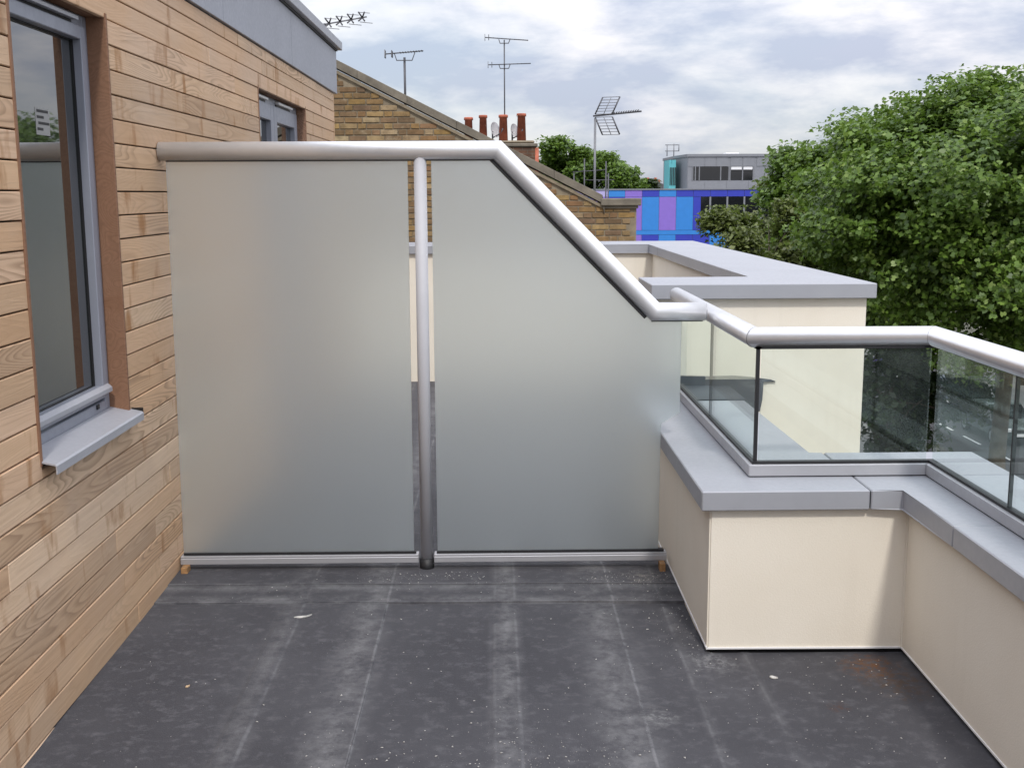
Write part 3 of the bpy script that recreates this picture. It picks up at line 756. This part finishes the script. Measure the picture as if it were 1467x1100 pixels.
# coping stones along the rake and the flat kneeler
x = -4.2
while x < 1.40:
    xe = min(x+.62, 1.41)
    me = prism_y([(x+.001, rake(x)-.105), (xe-.001, rake(xe)-.105), (xe-.001, rake(xe)+.0), (x+.001, rake(x)+.0)], GYF-.045, GYF+.42, .004)
    link('coping_stone', me, M['stone'], gab); x = xe
link('coping_course', prism_y([(-4.2, rake(-4.2)-.17), (1.41, rake(1.405)-.17), (1.41, rake(1.405)-.127), (-4.2, rake(-4.2)-.127)], GYF-.022, GYF+.36), M['mortar'], gab)
link('coping_stone', box(1.36, 1.878, GYF-.07, GYF+.45, 1.505, 1.60, .012), M['stone'], gab)
link('coping_stone', box(1.40, 1.845, GYF-.03, GYF+.40, 1.47, 1.504, .006), M['stone'], gab)

# ------------------------------------------------------------------ house and chimney behind the gable
hs = thing('terraced_house', (-3, 30, GZ), 'brick house with slate roof carrying the chimney behind the gable', 'house')
def brick_tex(name, c1, c2, mortar, sc):
    t = NT(name); b = t.n('ShaderNodeTexBrick'); b.inputs['Scale'].default_value = sc
    b.inputs['Color1'].default_value = (*c1, 1); b.inputs['Color2'].default_value = (*c2, 1); b.inputs['Mortar'].default_value = (*mortar, 1)
    b.inputs['Mortar Size'].default_value = .03; b.inputs['Brick Width'].default_value = .9; b.inputs['Row Height'].default_value = .3
    t.l(t.coord('Object', (1, 1, 1), rot=(R(90), 0, 0)), b.inputs['Vector'])
    c = t.mix(t.ramp(t.noise(t.coord('Object'), 3, 5), [(.35, .6), (.65, 0.0)]), b.outputs['Color'], (.04, .03, .025))
    t.set(c, .9, 0, .2); return t.m
M['oldbrick'] = brick_tex('sooty_brick', (.17, .085, .05), (.11, .06, .04), (.17, .14, .11), 4.0)
link('wall', box(-7, .9, 28.05, 36, GZ, 1.0), M['oldbrick'], hs)
link('roof', prism_y([(-7.2, .98), (1.1, .98), (.6, 1.5), (-3.0, 2.35), (-6.7, 1.5)], 27.9, 36.2), M['slate'], hs)
ch = thing('chimney_stack', (0, 28, 1), 'sooty brick chimney stack with four red clay pots behind the gable', 'chimney')
link('stack', box(-.95, .985, 27.7, 28.4, .9, 2.78, .01), M['oldbrick'], ch)
link('stack_cap', box(-1.0, 1.03, 27.65, 28.45, 2.781, 2.86, .015), M['stone'], ch)
link('stack_flaunching', box(-.93, .96, 27.72, 28.38, 2.861, 2.93, .03), M['mortar'], ch)
link('flue_pipe', tube([(1.0, 27.75, .95), (1.0, 27.75, 2.76)], .06, 10), M['redpot'], ch)
for xx, zt, r0 in ((-.62, 3.49, .095), (-.27, 3.54, .09), (.215, 3.545, .098), (.652, 3.575, .10)):
    path = [(xx, 28, 2.90), (xx, 28, zt-.07), (xx, 28, zt-.068), (xx, 28, zt-.01), (xx, 28, zt)]
    link('chimney_pot', tube(path, r0, 18, True, None, [r0*1.12, r0*.94, r0*1.16, r0*1.16, r0*1.02]), M['redpot'], ch)
def dish(x, y, z, s, label):
    t = thing('satellite_dish', (x, y, z), label, 'dish')
    bm = newbm(); N, K = 16, 4; rows = []
    ax = Vector((.75, -.62, .22)).normalized(); u = ax.cross(Vector((0, 0, 1))).normalized(); v = u.cross(ax)
    for k in range(K+1):
        r = s*k/K
        rows.append([bm.verts.new(Vector((x, y, z+.25)) + (u*math.cos(a)*.88 + v*math.sin(a))*r + ax*(r*r*.5/s)) for a in np.linspace(0, 2*math.pi, N, endpoint=False)] if k else [bm.verts.new((x, y, z+.25))])
    for i in range(N): bm.faces.new((rows[0][0], rows[1][i], rows[1][(i+1) % N]))
    for a, b in zip(rows[1:], rows[2:]):
        for i in range(N): bm.faces.new((a[i], b[i], b[(i+1) % N], a[(i+1) % N]))
    bmesh.ops.solidify(bm, geom=list(bm.faces), thickness=.012)
    link('reflector', fin(bm), M['white'], t)
    link('bracket', tube([(x, y, z-.08), (x, y, z+.24)], .02, 8), M['darkmetal'], t)
    link('feed_arm', tube([Vector((x, y, z+.08)), Vector((x, y, z+.12))+ax*.28, Vector((x, y, z+.22))+ax*.33], .015, 6), M['darkmetal'], t)
dish(-.045, 28.1, 2.93, .19, 'white satellite dish between the second and third chimney pots')
dish(.43, 28.1, 2.91, .17, 'white satellite dish beside the end chimney pot')

# ------------------------------------------------------------------ aerials
def rod(t, a, b, r, name='rod', mat='darkmetal'): return link(name, tube([a, b], r, 7), M[mat], t)
def loop_aerial(x, y, zb, zt, booms, label, group=None):
    t = thing('television_aerial', (x, y, zb), label, 'aerial', group)
    rod(t, (x, y, zb), (x, y, zt), .016, 'mast')
    for (z, xa, xb, tilt) in booms:
        za, z2 = z-tilt, z+tilt
        rod(t, (xa, y-.03, za), (xb, y-.03, z2), .008 if y < 20 else .012, 'boom')
        link('bracket', tube([(x-.13, y-.03, z-.01), (x-.10, y-.03, z-.10), (x+.10, y-.03, z-.10), (x+.14, y-.03, z+.0)], .006 if y < 20 else .010, 6), M['darkmetal'], t)
        d = .045 if y < 20 else .065
        link('loop_reflector', tube([(xa, y-.03-d, za-d), (xa, y-.03+d, za-d), (xa, y-.03+d, za+d), (xa, y-.03-d, za+d), (xa, y-.03-d, za-d)], .008, 5, False), M['galv'], t)
        link('loop_dipole', tube([(xa+.09, y-.03-d, za-d*.8), (xa+.09, y-.03+d, za-d*.8), (xa+.09, y-.03+d, za+d*.8), (xa+.09, y-.03-d, za+d*.8), (xa+.09, y-.03-d, za-d*.8)], .009, 5, False), M['darkmetal'], t)
        for k in range(9):
            xx = xa+.2+(xb-xa-.22)*k/8; zz = za+(z2-za)*(xx-xa)/(xb-xa)
            rod(t, (xx, y-.03-.075, zz), (xx, y-.03+.075, zz), .005, 'director')
    return t
loop_aerial(-1.17, 15.4, 2.6, 3.43, [(3.49, -1.42, -.92, .02)], 'single boom television aerial on a short mast above the brick gable')
loop_aerial(.25, 28.0, 2.9, 5.28, [(5.30, -.21, .82, -.035), (4.72, -.14, .88, .015)], 'tall mast with two stacked television aerials fixed to the chimney')
# four X element aerial beyond the flat roof
t = thing('television_aerial', (-1.95, 14, 2.6), 'long television aerial with four cross shaped elements above the roof edge', 'aerial')
A, B = Vector((-2.06, 14, 3.64)), Vector((-1.50, 14.0, 3.735))
rod(t, (-2.0, 14, 2.3), (-2.0, 14, 3.66), .016, 'mast'); rod(t, A, B, .009, 'boom', 'galv')
for k in range(4):
    c = A+(B-A)*(.20+.235*k)
    for sx_, sz_ in ((1, 1), (1, -1), (-1, 1), (-1, -1)):
        rod(t, c, c+Vector((.035*sx_, -.08, .05*sz_)), .009, 'element')
    rod(t, c+Vector((-.05, .0, .062)), c+Vector((.09, .0, .05)), .004, 'whisker', 'galv'); rod(t, c+Vector((-.03, .0, -.05)), c+Vector((.12, .0, -.065)), .004, 'whisker', 'galv')
# grid reflector aerial on a pole
t = thing('television_aerial', (1.385, 15.5, 1.5), 'television aerial with wire grid reflector on a galvanised pole', 'aerial')
Yp = 15.6
mx_ = 1.352
rod(t, (mx_, Yp, 1.2), (mx_, Yp, 2.66), .016, 'mast', 'galv')
rod(t, (mx_-.03, Yp-.03, 2.685), (1.97, Yp-.03, 2.745), .012, 'boom', 'darkmetal')
for k in range(12):
    xx = mx_+.22+k*.032; zz = 2.705+.06*(xx-mx_)/.62
    rod(t, (xx, Yp-.03-.07, zz), (xx, Yp-.03+.07, zz), .006, 'director', 'galv')
for sgn, zt_ in ((1, 2.93), (-1, 2.44)):
    lo_, hi_ = Vector((mx_, Yp, 2.69+.02*sgn)), Vector((mx_+.10, Yp, zt_))
    W_ = Vector((.22, -.10, .0))
    for k in range(3):
        s_ = W_*(k/2); rod(t, lo_+s_, hi_+s_, .010 if k != 1 else .005, 'reflector_side', 'darkmetal' if k != 1 else 'galv')
    for k in range(7):
        q = lo_+(hi_-lo_)*(k/6); rod(t, q, q+W_, .0045, 'reflector_wire', 'galv')
# roof guard rails beyond the gable
t = thing('roof_guard_frame', (1.3, 16.6, 1.0), 'thin metal pole frame standing behind the gable end', 'frame')
Yq = 16.6
for xx, za, zb_ in ((1.14, 1.0, 1.96), (1.29, 1.0, 2.16), (1.60, .9, 2.12), (1.635, .9, 1.95)): rod(t, (xx, Yq, za), (xx, Yq, zb_), .010, 'pole', 'darkmetal')
for za, xa, xb, dz in ((1.97, 1.12, 1.60, .03), (1.855, 1.29, 1.72, .0)): rod(t, (xa, Yq, za), (xb, Yq, za+dz), .006, 'crossbar', 'darkmetal')

# ------------------------------------------------------------------ blue panelled building and grey storey
bb = thing('panelled_building', (13, 84, GZ), 'low building clad in bright blue, deep blue and purple panels', 'building')
FY = 80.0
link('body', box(4, 30, FY+.06, 96, GZ, 1.93), M['greyclad'], bb)
PW = 1.19; X0 = 10.245 - 4*PW
topc = ['pl', 'pl', 'pb', 'pp', 'pd', 'pb', 'pd', 'pd', 'pd', 'pd', 'pd', 'pd', 'pd', 'pd']
midc = ['pb', 'pp', 'pd', 'pp', 'pb', 'pp', 'pb', 'pd', None, None, None, None, None, None]
lowc = ['pp', 'pd', 'pb', 'pp', 'pd', 'pb', 'pd', 'pd', 'pb', 'pd', 'pp', 'pd', 'pb', 'pd']
def panel(x0, x1, z0, z1, m): link('panel', box(x0+.012, x1-.012, FY, FY+.05, z0+.01, z1-.01), M[m], bb)
for i in range(14):
    a, b = X0+i*PW, X0+(i+1)*PW
    if i == 7: b -= PW*.55
    panel(X0+i*PW, X0+(i+1)*PW, 1.46, 1.93, topc[i])
    if midc[i]: panel(a, b, -.85, 1.46, midc[i])
    panel(a, X0+(i+1)*PW, -3.2, -1.15, lowc[i]); panel(a, X0+(i+1)*PW, -6.0, -3.2, midc[i] or 'pd')
link('window_band', box(X0+7.45*PW, X0+14*PW, FY+.02, FY+.055, -.85, 1.45), M['officeglass'], bb)
for i in range(8, 14): link('mullion', box(X0+i*PW-.06, X0+i*PW+.06, FY-.01, FY+.018, -.85, 1.45), M['greyclad'], bb)
link('sill_band', box(X0, X0+14*PW, FY-.01, FY+.055, -1.14, -.86), M['pb'], bb)
link('roof_edge', box(X0-.2, X0+14*PW+.2, FY-.06, FY+.25, 1.935, 2.02), M['greyclad'], bb)
gs = thing('rooftop_office', (17, 86, 1.95), 'grey metal clad storey with a strip window set on the blue building', 'building')
QY = 84.0
link('body', prism([(13.75, 88), (14.05, QY), (21.5, QY), (21.5, 94), (13.75, 94)], 1.94, 4.30), M['greyclad'], gs)
link('roof_edge', prism([(13.68, 88), (14.0, QY-.1), (21.6, QY-.1), (21.6, 94.1), (13.68, 94.1)], 4.305, 4.5), M['greyclad'], gs)
for k, xx in enumerate((14.5, 15.3, 16.15, 17.2, 18.1, 19.1, 20.2)):
    link('cladding_panel', box(xx-.02 if k else 14.08, xx+.8, QY-.03, QY-.002, 3.62, 4.28), M['greyclad'], gs)
for a, b in ((14.46, 14.56), (14.66, 14.86), (14.94, 16.42), (16.50, 17.02), (17.20, 18.02), (18.10, 18.80)):
    link('window', box(a, b, QY-.02, QY-.004, 2.62, 3.60), M['officeglass'], gs)
for xx in (14.42, 14.61, 14.90, 16.46, 17.11, 18.06, 18.84): link('mullion', box(xx-.04, xx+.04, QY-.05, QY-.021, 2.6, 3.62), M['galv'], gs)
for a, b in ((17.2, 18.02), (18.1, 18.8)): link('blind', box(a+.02, b-.02, QY-.0202, QY-.0195, 3.38, 3.58), M['white'], gs)
for a, b in ((14.1, 15.3), (15.32, 16.9), (16.92, 18.5), (18.52, 20.4)): link('cladding_panel', box(a, b, QY-.03, QY-.002, 1.96, 2.58), M['greyclad'], gs)
link('stair_screen', box(13.0, 13.5, 86.0, 88.5, 1.95, 4.15), M['teal'], gs)
for k in range(4): link('stair_opening', box(13.05+.12*k, 13.12+.12*k, 85.95, 85.995, 2.3, 3.6), M['officeglass'], gs)
link('roof_dome', box(17.0, 18.0, 85, 86, 4.501, 4.62, .05), M['white'], gs)
t = thing('roof_mast', (13.2, 85.5, 4.4), 'thin H shaped roof mast on the grey storey', 'aerial')
for xx, zb_ in ((12.75, 5.2), (13.25, 5.3), (13.62, 5.25)): rod(t, (xx, 85.5, 4.4 if xx < 13.4 else 4.75), (xx, 85.5, zb_), .035, 'pole', 'galv')
for zz in (4.78, 5.22): rod(t, (12.6, 85.5, zz), (13.65, 85.5, zz), .03, 'crossbar', 'galv')
# far red chimneys on the skyline
t = thing('distant_house', (18.5, 130, GZ), 'distant red brick house top with clustered chimney pots', 'house')
link('wall', box(16.2, 20.2, 130, 136, GZ, 2.2), M['redpot'], t)
link('roof', prism_y([(16.0, 2.2), (20.4, 2.2), (18.4, 3.0)], 129.8, 136.2), M['slate'], t)
for k in range(5): link('chimney_pot', tube([(17.0+.42*k, 131, 2.4), (17.0+.42*k, 131, 3.25+.25*(k % 2))], .14, 8), M['redpot'], t)

# ------------------------------------------------------------------ trees
def crown(name, parent, c, rad, nclump, per, leaf, mat, seed, clump_r=.55, shape='plane', flat=.0, lumps=9):
    r = np.random.default_rng(seed)
    # a crown of separate boughs: foliage clumps sit on the outside of each bough
    rad = np.array(rad); nb = max(12, nclump//20)
    bd = r.normal(size=(nb, 3)); bd /= np.linalg.norm(bd, axis=1)[:, None]
    bc = bd*(.25+.57*r.random(nb)**.6)[:, None]*rad
    br = r.uniform(.17, .36, nb)*rad.mean()
    bi = r.integers(nb, size=nclump)
    d = r.normal(size=(nclump, 3)) + bd[bi]*.7 + np.array([0, 0, .35]); d /= np.linalg.norm(d, axis=1)[:, None]
    cen = bc[bi] + d*(br[bi]*r.uniform(.55, 1.05, nclump))[:, None]*np.array([1, 1, .85])
    cr = clump_r*r.uniform(.55, 1.35, nclump)
    nL = nclump*per
    ci = np.repeat(np.arange(nclump), per)
    off = np.clip(r.normal(size=(nL, 3)), -1.5, 1.5)*.55; off[:, 2] *= .75
    p = cen[ci]+off*cr[ci][:, None]
    out = p/np.array(rad); out /= np.maximum(1e-6, np.linalg.norm(out, axis=1))[:, None]
    nrm = out*.55 + np.array([0, 0, .75]) + r.normal(size=(nL, 3))*.55
    nrm /= np.linalg.norm(nrm, axis=1)[:, None]
    ref = r.normal(size=(nL, 3)); u = np.cross(nrm, ref); u /= np.linalg.norm(u, axis=1)[:, None]; v = np.cross(nrm, u)
    s = leaf*r.uniform(.6, 1.35, nL)
    if shape == 'plane':   # lobed leaf
        pr = [(0, -.5), (.60, -.30), (.30, .05), (.42, .45), (0, .72), (-.42, .45), (-.30, .05), (-.60, -.30)]
        pts = np.array(pr); drop = -.22*(pts[:, 0]**2+pts[:, 1]**2)
    else:
        pts = np.array([(0, -.6), (.40, 0), (0, .7), (-.40, 0)]); drop = np.array([-.10, .06, -.12, .06])
    K = len(pts)
    V = p[:, None, :] + s[:, None, None]*(pts[None, :, 0, None]*u[:, None, :] + pts[None, :, 1, None]*v[:, None, :] + drop[None, :, None]*nrm[:, None, :])
    V = V.reshape(-1, 3)+np.array(c)
    F = np.arange(nL*K).reshape(nL, K)
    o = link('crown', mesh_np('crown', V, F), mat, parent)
    return cen+np.array(c)
def tree(name, base, c, rad, nclump, per, leaf, mat, seed, label, group, trunk_r=.22, clump_r=.55, shape='plane', limbs=9):
    t = thing(name, base, label, 'tree', group)
    cen = crown(name, t, c, rad, nclump, per, leaf, mat, seed, clump_r, shape)
    bx, by, bz = base; r = random.Random(seed)
    fork = Vector((bx+(c[0]-bx)*.4, by+(c[1]-by)*.4, c[2]-rad[2]*.75))
    mid = Vector((bx, by, bz)).lerp(fork, .5)+Vector((r.uniform(-.15, .15), r.uniform(-.15, .15), 0))
    topv = Vector((c[0], c[1], c[2]+rad[2]*.55))
    link('trunk', tube([(bx, by, bz-.1), mid, fork, fork.lerp(topv, .5)+Vector((.2, 0, 0)), topv], 1, 10, True, None, [trunk_r*1.25, trunk_r, trunk_r*.85, trunk_r*.45, trunk_r*.12]), M['bark'], t)
    idx = np.argsort(r_ := np.random.default_rng(seed+1).random(len(cen)))[:limbs]
    for i in idx:
        e = Vector(cen[i]); s = fork.lerp(topv, r.uniform(0, .6)); m_ = s.lerp(e, .5)+Vector((0, 0, r.uniform(0, .4)))
        link('limb', tube([s, m_, e], 1, 6, True, None, [trunk_r*.42, trunk_r*.25, trunk_r*.07]), M['bark'], t)
    return t
GT = 'plane trees along the street'
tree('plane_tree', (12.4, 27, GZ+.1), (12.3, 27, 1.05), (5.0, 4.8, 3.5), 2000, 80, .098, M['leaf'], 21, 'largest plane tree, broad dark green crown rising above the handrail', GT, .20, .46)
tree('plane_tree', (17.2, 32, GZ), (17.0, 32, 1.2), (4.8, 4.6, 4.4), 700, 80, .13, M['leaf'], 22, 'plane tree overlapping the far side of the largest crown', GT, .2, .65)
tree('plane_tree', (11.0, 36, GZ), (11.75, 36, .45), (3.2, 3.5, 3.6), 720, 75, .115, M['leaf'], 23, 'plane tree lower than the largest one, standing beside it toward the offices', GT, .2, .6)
tree('plane_tree', (13.9, 45, GZ), (13.9, 45, .9), (3.3, 3.5, 3.9), 420, 75, .165, M['leaf2'], 24, 'light green plane tree behind the others near the rooftop office', GT, .2, .65)
tree('hawthorn_tree', (10.4, 29.5, GZ), (10.35, 29.5, -3.6), (2.1, 2.1, 2.2), 170, 75, .15, M['leaf4'], 25, 'small dark tree low behind the balustrade glass', 'small trees by the street', .12, .5, 'oval')
tree('birch_tree', (5.95, 31, GZ), (6.1, 31, -1.05), (1.35, 1.6, 2.6), 330, 70, .11, M['leaf3'], 26, 'slender olive green tree in front of the blue panels', 'small trees by the street', .12, .38, 'oval')
tree('birch_tree', (7.5, 33, GZ), (7.9, 33, -.7), (1.7, 1.8, 2.7), 380, 70, .12, M['leaf3'], 27, 'olive green tree between the slender tree and the plane trees', 'small trees by the street', .12, .42, 'oval')
tree('birch_tree', (13.0, 47, GZ), (13.0, 47, .3), (2.2, 2.4, 3.2), 280, 65, .15, M['leaf3'], 28, 'tall grey green tree beside the rooftop office windows', 'small trees by the street', .15, .48, 'oval')
tree('lime_tree', (6.6, 106, GZ), (6.6, 106, 1.8), (4.4, 4.2, 5.4), 480, 75, .30, M['leaf2'], 29, 'bright green rounded tree behind the chimney and grid aerial', 'trees behind the gable', .3, .85, 'oval')
tree('lime_tree', (10.2, 104, GZ), (10.2, 104, 1.0), (3.6, 3.6, 4.6), 380, 75, .30, M['leaf2'], 30, 'green tree sloping down from the rounded one toward the rooftop office', 'trees behind the gable', .3, .8, 'oval')
tree('holm_oak', (13.6, 108, GZ), (13.6, 108, .3), (2.4, 2.4, 3.6), 220, 70, .28, M['leaf4'], 31, 'dark small tree just behind the blue panelled building', 'trees behind the gable', .25, .7, 'oval')
STL = ['dark tree on the far pavement opposite the grey green hatchback', 'tree on the far pavement opposite the black parked car', 'dark tree beyond the end of the parked cars on the far pavement', 'tall tree farthest along the street behind the plane trees', 'dark tree standing behind the row of parked cars']
for i, (x, y, zc_, s) in enumerate(((25.5, 45, -.6, 4.4), (26.5, 56, -.3, 4.6), (25.5, 67, -.2, 4.8), (26, 80, .0, 5.2), (20.5, 66, -1.0, 3.8))):
    tree('street_tree', (x, y, GZ), (x, y, zc_), (s, s, s*.85), 200, 60, .30, M['leaf' if i % 2 else 'leaf4'], 40+i, STL[i], 'trees across the street', .22, .8, 'oval', 6)

# ------------------------------------------------------------------ parked cars
def car(x, y, paint, label, rot=0.0):
    t = thing('parked_car', (x, y, GZ), label, 'car', 'cars parked along the street')
    col = coated_metal('car_paint', paint, .25, .3, .02)
    W = .86
    prof = [(-2.05, .45), (-2.08, .62), (-2.0, .78), (-1.15, .90), (-.45, .95), (1.75, .93), (2.02, .88), (2.06, .55), (2.0, .32), (-1.95, .30)]
    def sweep(poly, wx, inset=0.0, bev=.05):
        bm = newbm(); a = [bm.verts.new((x-wx, y+py, GZ+pz)) for py, pz in poly]; b = [bm.verts.new((x+wx, y+py, GZ+pz)) for py, pz in poly]
        bm.faces.new(a); bm.faces.new(b[::-1])
        for i in range(len(poly)): bm.faces.new((a[i], b[i], b[(i+1) % len(poly)], a[(i+1) % len(poly)]))
        if inset:
            for v in bm.verts:
                if v.co.z > GZ+1.0: v.co.x = x+(v.co.x-x)*inset
        return fin(bm, 'car', bev, 2)
    link('body', sweep(prof, W), col, t)
    link('cabin_glass', sweep([(-1.05, .90), (-.38, 1.38), (1.35, 1.40), (1.90, .92)], W-.05, .82, .04), M['officeglass'], t)
    link('roof', sweep([(-.42, 1.375), (-.30, 1.44), (1.28, 1.45), (1.42, 1.385)], (W-.04), .82, .02), col, t)
    for py in (-1.30, 1.28):
        for sx_ in (-1, 1):
            wh = part_empty('wheel', (x+sx_*(W-.08), y+py, GZ+.31), t)
            link('tyre', tube([(x+sx_*(W-.20), y+py, GZ+.31), (x+sx_*(W+.005), y+py, GZ+.31)], .31, 18), M['tyre'], wh)
            link('rim', tube([(x+sx_*(W+.006), y+py, GZ+.31), (x+sx_*(W+.016), y+py, GZ+.31)], .20, 14), M['galv'], wh)
    for sx_ in (-1, 1):
        link('headlight', box(x+sx_*.62-.17, x+sx_*.62+.17, y-2.10, y-2.04, GZ+.60, GZ+.74, .02), M['lamp'], t)
        link('tail_light', box(x+sx_*.68-.12, x+sx_*.68+.12, y+2.03, y+2.08, GZ+.62, GZ+.84, .02), M['redlamp'], t)
        link('door_mirror', box(x+sx_*(W+.09)-.08, x+sx_*(W+.09)+.08, y-.72, y-.60, GZ+.92, GZ+1.04, .02), col, t)
    link('number_plate', box(x-.26, x+.26, y-2.10, y-2.07, GZ+.42, GZ+.53), M['white'], t)
    link('grille', box(x-.42, x+.42, y-2.095, y-2.06, GZ+.58, GZ+.68), M['tyre'], t)
car(20.15, 44.4, (.10, .125, .12), 'grey green hatchback nearest the tree trunk, seen through the balustrade glass')
car(20.35, 50.6, (.07, .085, .115), 'dark blue grey car parked behind the grey green hatchback')
car(20.55, 57.2, (.03, .032, .036), 'black car at the far end of the parked line under the trees')
t = thing('sign_post', (22.6, 50.4, GZ+.12), 'dark slim post on the far pavement beside the parked cars', 'post')
link('pole', tube([(22.6, 50.4, GZ+.1), (22.6, 50.4, GZ+2.6)], .06, 10), M['darkmetal'], t)
link('cap', tube([(22.6, 50.4, GZ+2.6), (22.6, 50.4, GZ+2.68)], .075, 10), M['darkmetal'], t)
